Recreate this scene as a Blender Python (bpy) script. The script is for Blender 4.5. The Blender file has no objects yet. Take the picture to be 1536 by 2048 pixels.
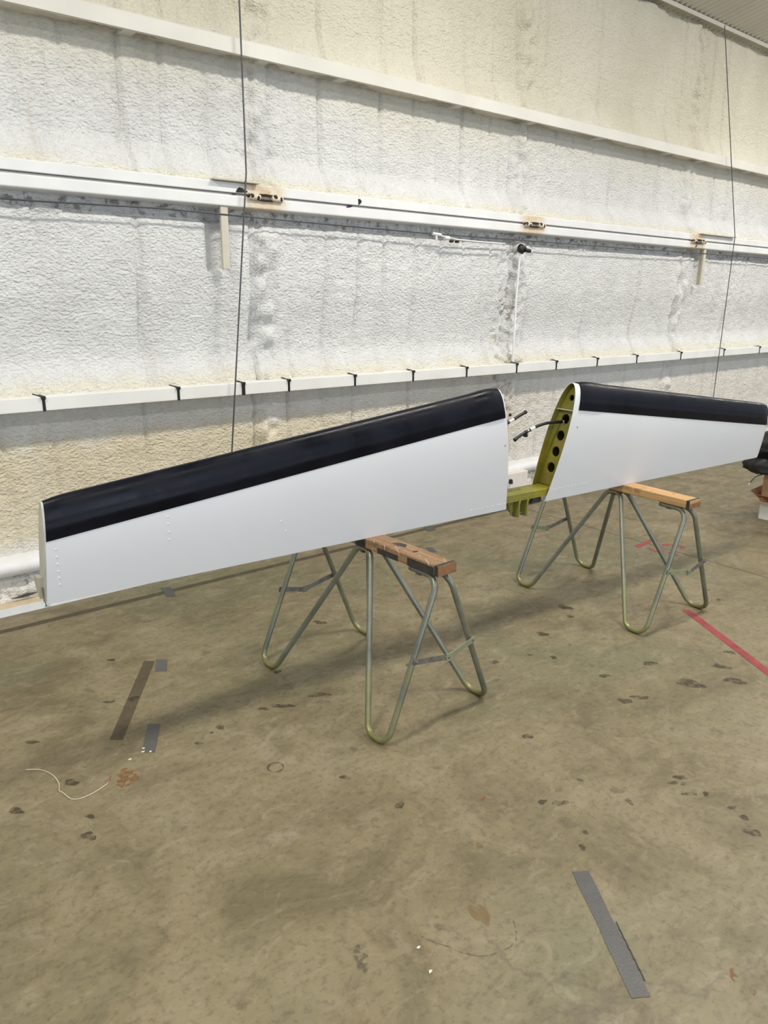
import bpy, bmesh, math, random
import numpy as np
from mathutils import Vector, Matrix

random.seed(7)
SC = bpy.context.scene
COL = SC.collection
PI = math.pi

# ------------------------------------------------------------------ camera
CAM_H, FPX, PITCH, YAW, ROLL = 1.5, 1490.0, math.radians(16.17), math.radians(39.12), math.radians(0.6)
def rotz(v, a):
    return Vector((v[0]*math.cos(a)-v[1]*math.sin(a), v[0]*math.sin(a)+v[1]*math.cos(a), v[2]))
_R = rotz((1, 0, 0), -YAW)
_F = rotz((0, math.cos(PITCH), -math.sin(PITCH)), -YAW)
_U = rotz((0, math.sin(PITCH), math.cos(PITCH)), -YAW)
_r = _R*math.cos(ROLL) + _U*math.sin(ROLL)
_u = _U*math.cos(ROLL) - _R*math.sin(ROLL)
cd = bpy.data.cameras.new('camera')
cam = bpy.data.objects.new('camera', cd)
COL.objects.link(cam)
cd.sensor_fit = 'HORIZONTAL'
cd.sensor_width = 36.0
cd.lens = FPX/1536*36
cd.clip_start = 0.05
m = Matrix((( _r.x, _u.x, -_F.x, 0), (_r.y, _u.y, -_F.y, 0), (_r.z, _u.z, -_F.z, CAM_H), (0, 0, 0, 1)))
cam.matrix_world = m
SC.camera = cam

# ------------------------------------------------------------------ light
wd = bpy.data.worlds.new('world')
SC.world = wd
wd.use_nodes = True
wd.node_tree.nodes['Background'].inputs[0].default_value = (0.84, 0.92, 1.0, 1)
wd.node_tree.nodes['Background'].inputs[1].default_value = 0.52
def lamp(x, y, z, power, sx=1.3, sy=0.3, col=(1.0, 0.955, 0.87)):
    ld = bpy.data.lights.new('ceiling_lamp', 'AREA')
    ld.shape = 'RECTANGLE'; ld.size = sx; ld.size_y = sy
    ld.energy = power; ld.color = col
    o = bpy.data.objects.new('ceiling_lamp', ld)
    o.location = (x, y, z)
    COL.objects.link(o)
for x in (-0.9, 3.3, 7.5, 11.7):
    lamp(x, 1.45, 4.1, 100)
for x in (-3.0, 1.2, 5.4, 9.6):
    lamp(x, -2.6, 4.9, 58)
# daylight through the open hangar door on the far side of the hall
dl = bpy.data.lights.new('hangar_door_daylight', 'AREA')
dl.shape = 'RECTANGLE'; dl.size = 9.0; dl.size_y = 3.6; dl.energy = 330; dl.color = (0.74, 0.86, 1.0)
dlo = bpy.data.objects.new('hangar_door_daylight', dl); COL.objects.link(dlo)
dlo.location = (1.0, -9.0, 1.9); dlo.rotation_euler = (math.radians(90), 0, 0)
SC.view_settings.view_transform = 'Standard'
SC.view_settings.look = 'None'
SC.view_settings.exposure = 0.08
SC.view_settings.gamma = 1.0
SC.view_settings.use_curve_mapping = False

# ------------------------------------------------------------------ materials
class NT:
    def __init__(s, name, rough=0.5, metal=0.0):
        s.m = bpy.data.materials.new(name); s.m.use_nodes = True
        s.t = s.m.node_tree; s.n = s.t.nodes
        s.b = s.n['Principled BSDF']
        s.b.inputs['Roughness'].default_value = rough
        s.b.inputs['Metallic'].default_value = metal
    def node(s, kind, **kw):
        n = s.n.new(kind)
        for k, v in kw.items():
            if k.startswith('i_'):
                n.inputs[k[2:].replace('_', ' ')].default_value = v
            else:
                setattr(n, k, v)
        return n
    def link(s, a, b): s.t.links.new(a, b)
    def coord(s, kind='Object', scale=(1, 1, 1), loc=(0, 0, 0)):
        tc = s.node('ShaderNodeTexCoord'); mp = s.node('ShaderNodeMapping')
        mp.inputs['Scale'].default_value = scale; mp.inputs['Location'].default_value = loc
        s.link(tc.outputs[kind], mp.inputs[0]); return mp.outputs[0]
    def noise(s, vec, scale, detail=4, rough=0.55, dist=0.0):
        n = s.node('ShaderNodeTexNoise')
        n.inputs['Scale'].default_value = scale; n.inputs['Detail'].default_value = detail
        n.inputs['Roughness'].default_value = rough; n.inputs['Distortion'].default_value = dist
        s.link(vec, n.inputs['Vector']); return n.outputs['Fac']
    def ramp(s, fac, stops):
        r = s.node('ShaderNodeValToRGB'); e = r.color_ramp.elements
        while len(e) < len(stops): e.new(0.5)
        for q, (p, c) in zip(e, stops):
            q.position = p; q.color = (*c, 1) if len(c) == 3 else c
        s.link(fac, r.inputs[0]); return r.outputs[0]
    def mix(s, fac, a, b, mode='MIX'):
        n = s.node('ShaderNodeMix'); n.data_type = 'RGBA'; n.blend_type = mode
        for i, v in ((0, fac), (6, a), (7, b)):
            if isinstance(v, (int, float)): n.inputs[i].default_value = v
            elif isinstance(v, tuple): n.inputs[i].default_value = (*v, 1)
            else: s.link(v, n.inputs[i])
        return n.outputs[2]
    def math(s, op, a, b=None):
        n = s.node('ShaderNodeMath'); n.operation = op
        for i, v in ((0, a), (1, b)):
            if v is None: continue
            if isinstance(v, (int, float)): n.inputs[i].default_value = v
            else: s.link(v, n.inputs[i])
        return n.outputs[0]
    def maprange(s, v, a, b, c=0.0, d=1.0):
        n = s.node('ShaderNodeMapRange'); n.interpolation_type = 'SMOOTHSTEP'
        s.link(v, n.inputs[0])
        for i, q in ((1, a), (2, b), (3, c), (4, d)): n.inputs[i].default_value = q
        return n.outputs[0]
    def bump(s, h, strength=0.3, dist=0.01):
        b = s.node('ShaderNodeBump'); b.inputs['Strength'].default_value = strength
        b.inputs['Distance'].default_value = dist
        s.link(h, b.inputs['Height']); s.link(b.outputs[0], s.b.inputs['Normal'])
    def color(s, c):
        if isinstance(c, tuple): s.b.inputs['Base Color'].default_value = (*c, 1)
        else: s.link(c, s.b.inputs['Base Color'])
    def rough(s, v): s.link(v, s.b.inputs['Roughness'])

def simple(name, col, rough=0.5, metal=0.0, var=0.12, scale=14.0, bump=0.0, bscale=60):
    k = NT(name, rough, metal); v = k.coord()
    f = k.noise(v, scale, 4)
    d = tuple(c*(1-var) for c in col); l = tuple(min(1, c*(1+var)) for c in col)
    k.color(k.ramp(f, [(0.3, d), (0.7, l)]))
    if bump: k.bump(k.noise(v, bscale, 3), bump, 0.004)
    return k.m

def mat_foam():
    k = NT('sprayed_foam', 0.85); v = k.coord()
    sep = k.node('ShaderNodeSeparateXYZ'); k.link(v, sep.inputs[0])
    x, z = sep.outputs[0], sep.outputs[2]
    n1 = k.noise(v, 1.3, 4); n2 = k.noise(v, 6, 5); n3 = k.noise(v, 0.6, 3)
    zz = k.math('ADD', z, k.math('MULTIPLY', k.math('SUBTRACT', n2, 0.5), 0.12))
    zz2 = k.math('ADD', zz, k.math('MULTIPLY', k.math('SUBTRACT', n3, 0.5), 0.7))
    white = k.ramp(n2, [(0.3, (0.72, 0.715, 0.71)), (0.7, (0.82, 0.82, 0.815))])
    cream = k.ramp(n1, [(0.3, (0.68, 0.63, 0.50)), (0.72, (0.80, 0.76, 0.64))])
    yel = k.ramp(n2, [(0.3, (0.73, 0.64, 0.44)), (0.72, (0.83, 0.76, 0.57))])
    c = k.mix(k.maprange(zz2, 2.25, 2.85), white, cream)
    # yellow raw foam of the bottom band, fading out to the right and near the base
    low = k.math('MULTIPLY', k.maprange(zz, 0.84, 0.74), k.maprange(zz, 0.26, 0.36))
    low = k.math('MULTIPLY', low, k.maprange(k.math('ADD', x, k.math('MULTIPLY', n1, 1.5)), 4.6, 2.6))
    c = k.mix(low, c, yel)
    lowr = k.math('MULTIPLY', k.maprange(zz, 0.84, 0.74), 0.45)
    c = k.mix(lowr, c, (0.80, 0.73, 0.60))
    # raw edge over the rails and above the raceway
    for za, zb in ((2.045, 2.12), (1.03, 1.13)):
        e = k.math('MULTIPLY', k.maprange(zz, za-0.03, za), k.maprange(zz, zb, za+0.01))
        c = k.mix(k.math('MULTIPLY', e, 0.75), c, (0.80, 0.75, 0.60))
    # drips and dirt, streaked downwards
    vs = k.coord('Object', (9, 1, 0.6)); st = k.noise(vs, 1.0, 4, 0.6)
    c = k.mix(k.maprange(st, 0.56, 0.80, 0, 0.40), c, (0.50, 0.45, 0.38))
    # crumbled strip under the rails and at the base, mottled with darker grey
    cr = k.math('MULTIPLY', k.maprange(z, 1.82, 1.90), k.maprange(z, 1.96, 1.94))
    cr = k.math('MAXIMUM', cr, k.maprange(z, 0.19, 0.16))
    n5 = k.noise(v, 22, 6, 0.7)
    c = k.mix(k.math('MULTIPLY', cr, k.maprange(n5, 0.50, 0.62)), c, (0.33, 0.30, 0.29))
    # rotten seam of the second column
    g = k.maprange(k.math('ABSOLUTE', k.math('SUBTRACT', x, 4.22)), 0.20, 0.02)
    g = k.math('MULTIPLY', g, k.maprange(z, 1.95, 1.2))
    n6 = k.noise(v, 14, 5, 0.65)
    c = k.mix(k.math('MULTIPLY', g, k.maprange(n6, 0.52, 0.66)), c, (0.36, 0.30, 0.20))
    k.color(c)
    vb = k.coord('Object', (0.8, 1, 1.3))
    h = k.math('ADD', k.noise(vb, 66, 4, 0.55, 0.12), k.math('MULTIPLY', k.noise(v, 24, 3), 0.5))
    k.bump(h, 1.0, 0.020)
    return k.m

def mat_floor():
    k = NT('concrete_floor', 0.5); v = k.coord()
    n0 = k.noise(v, 0.9, 5, 0.6, 0.5); n1 = k.noise(v, 2.6, 9, 0.72, 0.8); n2 = k.noise(k.coord('Object', (1, 1.7, 1)), 9, 9, 0.74, 0.6); n3 = k.noise(v, 48, 5, 0.7)
    c = k.ramp(n1, [(0.36, (0.136, 0.109, 0.057)), (0.50, (0.200, 0.163, 0.091)), (0.64, (0.243, 0.203, 0.124))])
    c = k.mix(k.maprange(n0, 0.45, 0.66, 0, 0.7), c, (0.145, 0.142, 0.078))
    vs = k.coord('Object', (1, 1, 1), (3.1, 7.7, 0)); n4 = k.noise(vs, 1.7, 5, 0.6, 1.2)
    c = k.mix(k.maprange(n4, 0.60, 0.72, 0, 0.5), c, (0.30, 0.265, 0.20))
    c = k.mix(k.maprange(n4, 0.42, 0.28, 0, 0.35), c, (0.120, 0.096, 0.054))
    c = k.mix(k.maprange(n2, 0.52, 0.66, 0, 0.42), c, (0.090, 0.070, 0.040))
    c = k.mix(k.maprange(n2, 0.48, 0.36, 0, 0.42), c, (0.30, 0.25, 0.17))
    c = k.mix(k.maprange(n3, 0.50, 0.64, 0, 0.42), c, (0.085, 0.066, 0.038))
    # fine crack lines
    vo = k.node('ShaderNodeTexVoronoi'); vo.feature = 'DISTANCE_TO_EDGE'; vo.inputs['Scale'].default_value = 0.8
    wv = k.node('ShaderNodeVectorMath'); wv.operation = 'ADD'
    nn = k.node('ShaderNodeTexNoise'); nn.inputs['Scale'].default_value = 3.5; nn.inputs['Detail'].default_value = 5
    k.link(v, nn.inputs['Vector']); k.link(v, wv.inputs[0])
    sc = k.node('ShaderNodeVectorMath'); sc.operation = 'SCALE'; sc.inputs['Scale'].default_value = 0.35
    k.link(nn.outputs['Color'], sc.inputs[0]); k.link(sc.outputs[0], wv.inputs[1]); k.link(wv.outputs[0], vo.inputs['Vector'])
    cr = k.math('MULTIPLY', k.maprange(vo.outputs['Distance'], 0.006, 0.001), k.maprange(n0, 0.40, 0.52))
    c = k.mix(k.math('MULTIPLY', cr, 0.45), c, (0.11, 0.09, 0.06))
    # small round oil drops
    v2 = k.node('ShaderNodeTexVoronoi'); v2.inputs['Scale'].default_value = 7
    k.link(wv.outputs[0], v2.inputs['Vector'])
    sp = k.math('MULTIPLY', k.maprange(v2.outputs['Distance'], 0.17, 0.10), k.maprange(n1, 0.50, 0.57))
    c = k.mix(k.math('MULTIPLY', sp, 0.55), c, (0.085, 0.066, 0.038))
    k.color(c)
    k.rough(k.maprange(n2, 0.3, 0.7, 0.36, 0.6))
    k.bump(k.math('ADD', n3, k.math('MULTIPLY', n2, 1.5)), 0.10, 0.004)
    return k.m

def mat_rail(rust_x):
    k = NT('painted_girt_rusted', 0.42); v = k.coord()
    sep = k.node('ShaderNodeSeparateXYZ'); k.link(v, sep.inputs[0])
    n = k.noise(v, 5, 4); n2 = k.noise(v, 26, 5, 0.65)
    c = k.ramp(n, [(0.3, (0.74, 0.74, 0.74)), (0.7, (0.82, 0.82, 0.82))])
    tot = None
    for rx in rust_x:
        d = k.math('ABSOLUTE', k.math('SUBTRACT', sep.outputs[0], rx))
        d = k.math('ADD', d, k.math('MULTIPLY', k.math('SUBTRACT', n2, 0.5), 0.10))
        w = k.maprange(d, 0.17, 0.06)
        tot = w if tot is None else k.math('MAXIMUM', tot, w)
    c = k.mix(k.math('MULTIPLY', tot, k.maprange(n2, 0.25, 0.75, 0.35, 0.95)), c, (0.60, 0.42, 0.20))
    c = k.mix(k.math('MULTIPLY', tot, k.maprange(n2, 0.60, 0.72)), c, (0.30, 0.16, 0.06))
    k.color(c)
    return k.m

def mat_wood(name, a, b, rough=0.6, scr=0.0):
    k = NT(name, rough); v = k.coord('Object', (3, 60, 60))
    n = k.noise(v, 1.0, 5, 0.6, 0.4)
    c = k.ramp(n, [(0.3, a), (0.7, b)])
    vv = k.coord(); n2 = k.noise(vv, 9, 5, 0.6)
    c = k.mix(k.maprange(n2, 0.55, 0.72, 0, 0.55), c, tuple(q*0.35 for q in a))
    if scr:
        for rot, thr, sd in ((0.5, 0.665, 0.0), (-0.9, 0.675, 3.0), (1.5, 0.68, 7.0)):
            tc = k.node('ShaderNodeTexCoord'); mp = k.node('ShaderNodeMapping')
            mp.inputs['Rotation'].default_value = (0, 0, rot); mp.inputs['Location'].default_value = (sd, sd, 0)
            k.link(tc.outputs['Object'], mp.inputs[0])
            m2 = k.node('ShaderNodeMapping'); m2.inputs['Scale'].default_value = (14, 240, 20); k.link(mp.outputs[0], m2.inputs[0])
            f = k.noise(m2.outputs[0], 1.0, 3, 0.5)
            c = k.mix(k.math('MULTIPLY', k.maprange(f, thr, thr+0.05), scr), c, (0.62, 0.50, 0.36))
    k.color(c)
    k.bump(n, 0.25, 0.002)
    return k.m

def mat_tube():
    k = NT('zinc_chromate_tube', 0.36, 0.5); v = k.coord()
    sep = k.node('ShaderNodeSeparateXYZ'); k.link(v, sep.inputs[0])
    n = k.noise(v, 7, 5, 0.6)
    c = k.ramp(n, [(0.32, (0.150, 0.160, 0.130)), (0.68, (0.270, 0.275, 0.220))])
    foot = k.maprange(sep.outputs[2], 0.09, 0.0, 0, 0.65)
    c = k.mix(k.math('MULTIPLY', foot, 1.0), c, (0.27, 0.24, 0.05))
    n2 = k.noise(v, 4.0, 3); c = k.mix(k.maprange(n2, 0.52, 0.66, 0, 0.6), c, (0.25, 0.25, 0.09))
    k.color(c); k.rough(k.maprange(n, 0.3, 0.7, 0.28, 0.48))
    return k.m

def mat_primer():
    k = NT('yellow_green_primer', 0.5); v = k.coord()
    n = k.noise(v, 9, 5, 0.6); n2 = k.noise(v, 3, 4)
    c = k.ramp(n, [(0.3, (0.150, 0.132, 0.010)), (0.7, (0.270, 0.235, 0.020))])
    c = k.mix(k.maprange(n2, 0.45, 0.62, 0, 0.7), c, (0.225, 0.225, 0.055))
    k.color(c); return k.m

def mat_boot():
    k = NT('deicer_rubber', 0.33); v = k.coord()
    n = k.noise(v, 6, 5, 0.6); n2 = k.noise(v, 30, 4)
    k.color(k.ramp(n, [(0.3, (0.0025, 0.003, 0.006)), (0.7, (0.006, 0.007, 0.014))]))
    k.rough(k.maprange(n, 0.35, 0.65, 0.24, 0.5)); k.b.inputs['Specular IOR Level'].default_value = 0.17; k.bump(n2, 0.02, 0.003)
    return k.m

def mat_decal(name, col, alpha, nscale=30, lo=0.35, hi=0.55):
    k = NT(name, 0.6); v = k.coord('Generated', (1, 1, 1)); v2 = k.coord()
    n = k.noise(v2, nscale, 4, 0.65)
    k.color(col)
    k.link(k.math('MULTIPLY', k.maprange(n, lo, hi), alpha), k.b.inputs['Alpha'])
    return k.m

M = {}
M['foam'] = mat_foam()
M['floor'] = mat_floor()
RUST = (2.17, 4.33, 6.54)
M['rail'] = mat_rail(RUST)
M['girt'] = simple('painted_girt', (0.67, 0.65, 0.59), 0.45, var=0.06, scale=3)
M['race'] = simple('white_raceway_plastic', (0.80, 0.80, 0.78), 0.4, var=0.05, scale=5)
M['dark'] = simple('dark_gap', (0.05, 0.05, 0.055), 0.7)
M['black'] = simple('black_plastic', (0.007, 0.007, 0.008), 0.5, var=0.3)
M['roof'] = simple('roof_sheet', (0.62, 0.60, 0.53), 0.4, 0.15, var=0.05, scale=2)
M['white'] = simple('white_aircraft_paint', (0.75, 0.755, 0.785), 0.24, var=0.012, scale=3)
M['boot'] = mat_boot()
M['primer'] = mat_primer()
M['tipgrey'] = simple('bare_tip_metal', (0.50, 0.49, 0.44), 0.45, 0.3)
M['tube'] = mat_tube()
M['wood1'] = mat_wood('weathered_beam_wood', (0.165, 0.090, 0.042), (0.34, 0.205, 0.105), 0.6, 0.85)
M['wood2'] = mat_wood('pale_beam_wood', (0.40, 0.22, 0.085), (0.60, 0.38, 0.17))
M['char'] = simple('black_end_paint', (0.035, 0.03, 0.026), 0.6, var=0.4, scale=30)
M['endgrain'] = simple('end_grain', (0.26, 0.125, 0.055), 0.7, var=0.25, scale=40)
M['steel'] = simple('worn_steel_bar', (0.23, 0.21, 0.20), 0.45, 0.6, var=0.35, scale=40)
M['olive'] = simple('olive_steel_bar', (0.30, 0.32, 0.20), 0.45, 0.3, var=0.15)
M['tape'] = simple('grey_duct_tape', (0.085, 0.083, 0.083), 0.42, var=0.06, scale=40, bump=0.2, bscale=260)
M['tape_dull'] = simple('dull_grey_tape', (0.070, 0.074, 0.072), 0.5, var=0.1)
M['red'] = simple('red_floor_tape', (0.27, 0.036, 0.045), 0.42, var=0.22, scale=18)
M['residue'] = mat_decal('tape_residue', (0.085, 0.066, 0.042), 0.30, 8, 0.0, 0.2)
M['wallline'] = mat_decal('worn_line_tape', (0.080, 0.066, 0.047), 0.30, 9, 0.2, 0.4)
M['stain'] = mat_decal('oil_stain', (0.050, 0.037, 0.021), 0.62, 30, 0.30, 0.6)
M['scuff'] = mat_decal('scuff', (0.075, 0.06, 0.036), 0.35, 70, 0.42, 0.56)
M['rust'] = mat_decal('rust_stain', (0.22, 0.085, 0.025), 0.9, 60, 0.46, 0.56)
M['ochre'] = mat_decal('ochre_stain', (0.24, 0.15, 0.05), 0.4, 26, 0.28, 0.5)
M['string'] = simple('pale_string', (0.62, 0.55, 0.42), 0.8)
M['cable'] = simple('steel_cable', (0.10, 0.10, 0.105), 0.45, 0.5)
M['batten'] = simple('painted_batten', (0.58, 0.54, 0.45), 0.6, var=0.08)
M['rusty'] = simple('rusty_iron', (0.035, 0.022, 0.018), 0.75, 0.2, var=0.4, scale=50)
M['creampaint'] = simple('cream_paint', (0.66, 0.58, 0.44), 0.6, var=0.12, scale=40)
M['card'] = simple('cardboard', (0.36, 0.22, 0.115), 0.8, var=0.12, scale=8)
M['cardred'] = simple('cardboard_flap', (0.27, 0.13, 0.07), 0.8, var=0.15, scale=8)
M['styro'] = simple('white_foam_block', (0.62, 0.61, 0.56), 0.8, var=0.06, bump=0.2)
M['fitting'] = simple('beige_fitting', (0.42, 0.40, 0.32), 0.5)
M['label'] = simple('white_label', (0.72, 0.72, 0.72), 0.5)
M['sill'] = simple('painted_sill', (0.74, 0.74, 0.74), 0.5, var=0.06)
M['patch'] = simple('smooth_pinkish_patch', (0.72, 0.66, 0.62), 0.55, var=0.05)
M['tan'] = simple('bare_sill_top', (0.60, 0.50, 0.36), 0.75, var=0.15)
M['crumb'] = simple('paint_flake', (0.70, 0.66, 0.55), 0.8)

# ------------------------------------------------------------------ mesh helpers
def smooth(me, ang=40):
    for p in me.polygons: p.use_smooth = True
    try: me.set_sharp_from_angle(angle=math.radians(ang))
    except Exception: pass

def link(name, me, mats, parent=None, sm=None):
    o = bpy.data.objects.new(name, me)
    COL.objects.link(o)
    if not isinstance(mats, (list, tuple)): mats = [mats]
    if not me.materials:
        for q in mats: me.materials.append(M[q])
    if parent is not None: o.parent = parent
    if sm: smooth(me, sm)
    return o

def obj(name, bm, mats, parent=None, sm=None):
    bmesh.ops.recalc_face_normals(bm, faces=bm.faces)
    me = bpy.data.meshes.new(name); bm.to_mesh(me); bm.free()
    return link(name, me, mats, parent, sm)

def pyobj(name, vs, fs, mats, parent=None, sm=None, mi=None):
    me = bpy.data.meshes.new(name)
    me.from_pydata([tuple(v) for v in vs], [], [tuple(f) for f in fs])
    o = link(name, me, mats, parent, sm)
    if mi is not None: me.polygons.foreach_set('material_index', list(mi))
    me.update(); return o

def thing(name, label, cat, loc=(0, 0, 0), rz=0.0, group=None):
    o = bpy.data.objects.new(name, None); COL.objects.link(o)
    o.empty_display_size = 0.1
    o.location = loc; o.rotation_euler = (0, 0, rz)
    return tag(o, label, cat, group)
def tag(o, label, cat, group=None):
    o['label'] = label; o['category'] = cat
    if group: o['group'] = group
    return o
def struct(o, label=None):
    o['kind'] = 'structure'
    if label: o['label'] = label
    return o

def box(bm, x0, x1, y0, y1, z0, z1, bev=0.0):
    vs = [bm.verts.new((x, y, z)) for x in (x0, x1) for y in (y0, y1) for z in (z0, z1)]
    q = [(0, 1, 3, 2), (4, 6, 7, 5), (0, 4, 5, 1), (2, 3, 7, 6), (0, 2, 6, 4), (1, 5, 7, 3)]
    fs = [bm.faces.new([vs[i] for i in f]) for f in q]
    if bev:
        es = list({e for f in fs for e in f.edges})
        bmesh.ops.bevel(bm, geom=es, offset=bev, segments=2, profile=0.5, affect='EDGES')
    return vs
def boxobj(name, dims, mat, parent=None, bev=0.002):
    bm = bmesh.new(); box(bm, *dims, bev); return obj(name, bm, mat, parent)

def fillet(pts, r, seg=6):
    pts = [Vector(p) for p in pts]; out = [pts[0]]
    for i in range(1, len(pts)-1):
        a, b, c = pts[i-1], pts[i], pts[i+1]
        rr = r[i] if isinstance(r, (list, tuple)) else r
        d1 = (a-b).normalized(); d2 = (c-b).normalized()
        ang = d1.angle(d2)
        if rr <= 0 or ang > 3.1: out.append(b); continue
        tl = min(rr/math.tan(ang/2), (a-b).length*0.49, (c-b).length*0.49)
        re = tl*math.tan(ang/2)
        ctr = b + (d1+d2).normalized()*(re/math.sin(ang/2))
        p1 = b+d1*tl; p2 = b+d2*tl
        v1 = p1-ctr; v2 = p2-ctr; th = v1.angle(v2)
        for k in range(seg+1):
            t = k/seg
            out.append(ctr + (v1*math.sin((1-t)*th) + v2*math.sin(t*th))/math.sin(th))
    out.append(pts[-1]); return out

def tube(bm, pts, r, n=10, cap=True):
    pts = [Vector(p) for p in pts]
    rr = r if isinstance(r, (list, tuple)) else [r]*len(pts)
    T = [(pts[min(i+1, len(pts)-1)]-pts[max(i-1, 0)]).normalized() for i in range(len(pts))]
    up = Vector((0, 0, 1)) if abs(T[0].z) < 0.9 else Vector((1, 0, 0))
    nrm = T[0].cross(up).normalized(); rings = []
    for i, p in enumerate(pts):
        nrm = (nrm - T[i]*nrm.dot(T[i])).normalized(); bi = T[i].cross(nrm)
        rings.append([bm.verts.new(p + (nrm*math.cos(2*PI*k/n)+bi*math.sin(2*PI*k/n))*rr[i]) for k in range(n)])
    for a, b in zip(rings, rings[1:]):
        for k in range(n): bm.faces.new((a[k], a[(k+1) % n], b[(k+1) % n], b[k]))
    if cap:
        bm.faces.new(rings[0][::-1]); bm.faces.new(rings[-1])
def tubeobj(name, pts, r, mat, parent=None, n=10):
    bm = bmesh.new(); tube(bm, pts, r, n); return obj(name, bm, mat, parent, 50)

def prism(bm, poly, axis, a, b):
    """extrude a 2-D polygon between a and b along axis ('x','y','z')"""
    def P(p, h):
        return {'x': (h, p[0], p[1]), 'y': (p[0], h, p[1]), 'z': (p[0], p[1], h)}[axis]
    A = [bm.verts.new(P(p, a)) for p in poly]; B = [bm.verts.new(P(p, b)) for p in poly]
    bm.faces.new(A); bm.faces.new(B[::-1]); n = len(poly)
    for i in range(n): bm.faces.new((A[i], B[i], B[(i+1) % n], A[(i+1) % n]))

rng = np.random.RandomState(3)
def vnoise(x, y, seed=0):
    """smooth value noise, vectorised"""
    g = np.random.RandomState(seed).rand(256, 256)
    xi = np.floor(x).astype(int); yi = np.floor(y).astype(int)
    fx = x-xi; fy = y-yi; fx = fx*fx*(3-2*fx); fy = fy*fy*(3-2*fy)
    a = g[xi % 256, yi % 256]; b = g[(xi+1) % 256, yi % 256]; c = g[xi % 256, (yi+1) % 256]; d = g[(xi+1) % 256, (yi+1) % 256]
    return (a*(1-fx)+b*fx)*(1-fy)+(c*(1-fx)+d*fx)*fy - 0.5
def sstep(v, a, b):
    t = np.clip((v-a)/(b-a), 0, 1); return t*t*(3-2*t)

# ------------------------------------------------------------------ the setting
FRONT = 3.697          # plane of the rail faces and the sill front
BACK = 3.825           # plane of the sprayed foam
X0, X1 = -2.2, 11.0

# floor
bm = bmesh.new(); box(bm, -8, 16, -10, 4.2, -0.12, 0.0)
floor = struct(obj('floor', bm, 'floor'), 'worn tan concrete hangar floor with stains and tape')

# foam wall, a displaced sheet
xs = np.arange(X0, X1, 0.0145); zs = np.arange(0.0, 3.735, 0.0125)
XX, ZZ = np.meshgrid(xs, zs, indexing='ij')
prot = np.zeros_like(XX)
prot += 0.075*sstep(ZZ, 2.22, 2.06)*(ZZ > 2.0)*(ZZ < 2.4)             # foam heaped on the rails
prot += 0.050*sstep(ZZ, 2.90, 2.70)*(ZZ > 2.66)
prot += 0.070*sstep(ZZ, 1.20, 1.03)*(ZZ > 1.0)*(ZZ < 1.5)             # foam heaped on the raceway
prot += 0.055*sstep(ZZ, 1.20, 1.60)*(ZZ >= 1.0)*(ZZ < 1.87)*1.0
prot += 0.020*(ZZ < 0.15)
wob = vnoise(XX*5, ZZ*0+0.3, 9)*0.03
prot -= 0.055*((ZZ > 1.855+wob) & (ZZ < 1.94))*sstep(ZZ, 1.855, 1.87)*(1.0)*(prot > 0.05)
lump = vnoise(XX*24, ZZ*32, 1)*0.0045 + vnoise(XX*46+9, ZZ*58, 2)*0.0060 + vnoise(XX*5, ZZ*6, 4)*0.008 + vnoise(XX*1.2, ZZ*1.5, 5)*0.016
amp = 0.75 + 0.9*sstep(vnoise(XX*1.1+3, ZZ*1.6, 11), -0.2, 0.4)
prot += lump*amp
# creases over the ribs of the sheet behind
for i in range(-9, 48):
    xc = 0.10 + i*0.228 + 0.02*math.sin(i*2.3)
    w = vnoise(ZZ*3.0+i*3.1, ZZ*0+i*1.7, 6)*0.012
    dep = 0.022*np.clip(0.45+vnoise(ZZ*1.8+i, ZZ*0+i*5.1, 7)*2.2, 0, 1)
    prot -= dep*np.exp(-((XX-xc-w)/0.010)**2)
# lumpy columns
for j, xc in enumerate((-0.05, 2.20, 4.29, 6.50, 8.75)):
    d = np.abs(XX-xc)
    m_ = np.exp(-(d/0.085)**4)
    prot += m_*(0.016 + vnoise(XX*17+j, ZZ*15, 20+j)*0.058 + vnoise(XX*40, ZZ*30, 30+j)*0.022)
    gx = xc-0.065 + vnoise(ZZ*4+j*3, ZZ*0, 41)*0.03
    prot -= 0.045*np.exp(-((XX-gx)/0.012)**2)*np.clip(0.6+vnoise(ZZ*2.2+j*7, ZZ*0, 42)*2, 0, 1)
    gx = xc+0.075 + vnoise(ZZ*4+j*3, ZZ*0, 43)*0.03
    prot -= 0.016*np.exp(-((XX-gx)/0.012)**2)*np.clip(0.5+vnoise(ZZ*2.2+j*7, ZZ*0, 44)*2, 0, 1)
# crumbled strips
cr = ((ZZ > 1.86) & (ZZ < 1.95)) | (ZZ < 0.17)
prot += cr*(vnoise(XX*45, ZZ*45, 51)*0.022 + vnoise(XX*14, ZZ*60, 52)*0.03)
rot = np.exp(-(np.abs(XX-4.22)/0.14)**2)*(ZZ < 1.9)
pit = vnoise(XX*38, ZZ*38, 61)
prot -= rot*0.045*np.clip(pit*3-0.35, 0, 1)
# ragged top edge under the eave
prot -= 0.05*sstep(ZZ+vnoise(XX*7, ZZ*0+0.5, 71)*0.05, 3.655, 3.675)
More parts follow.
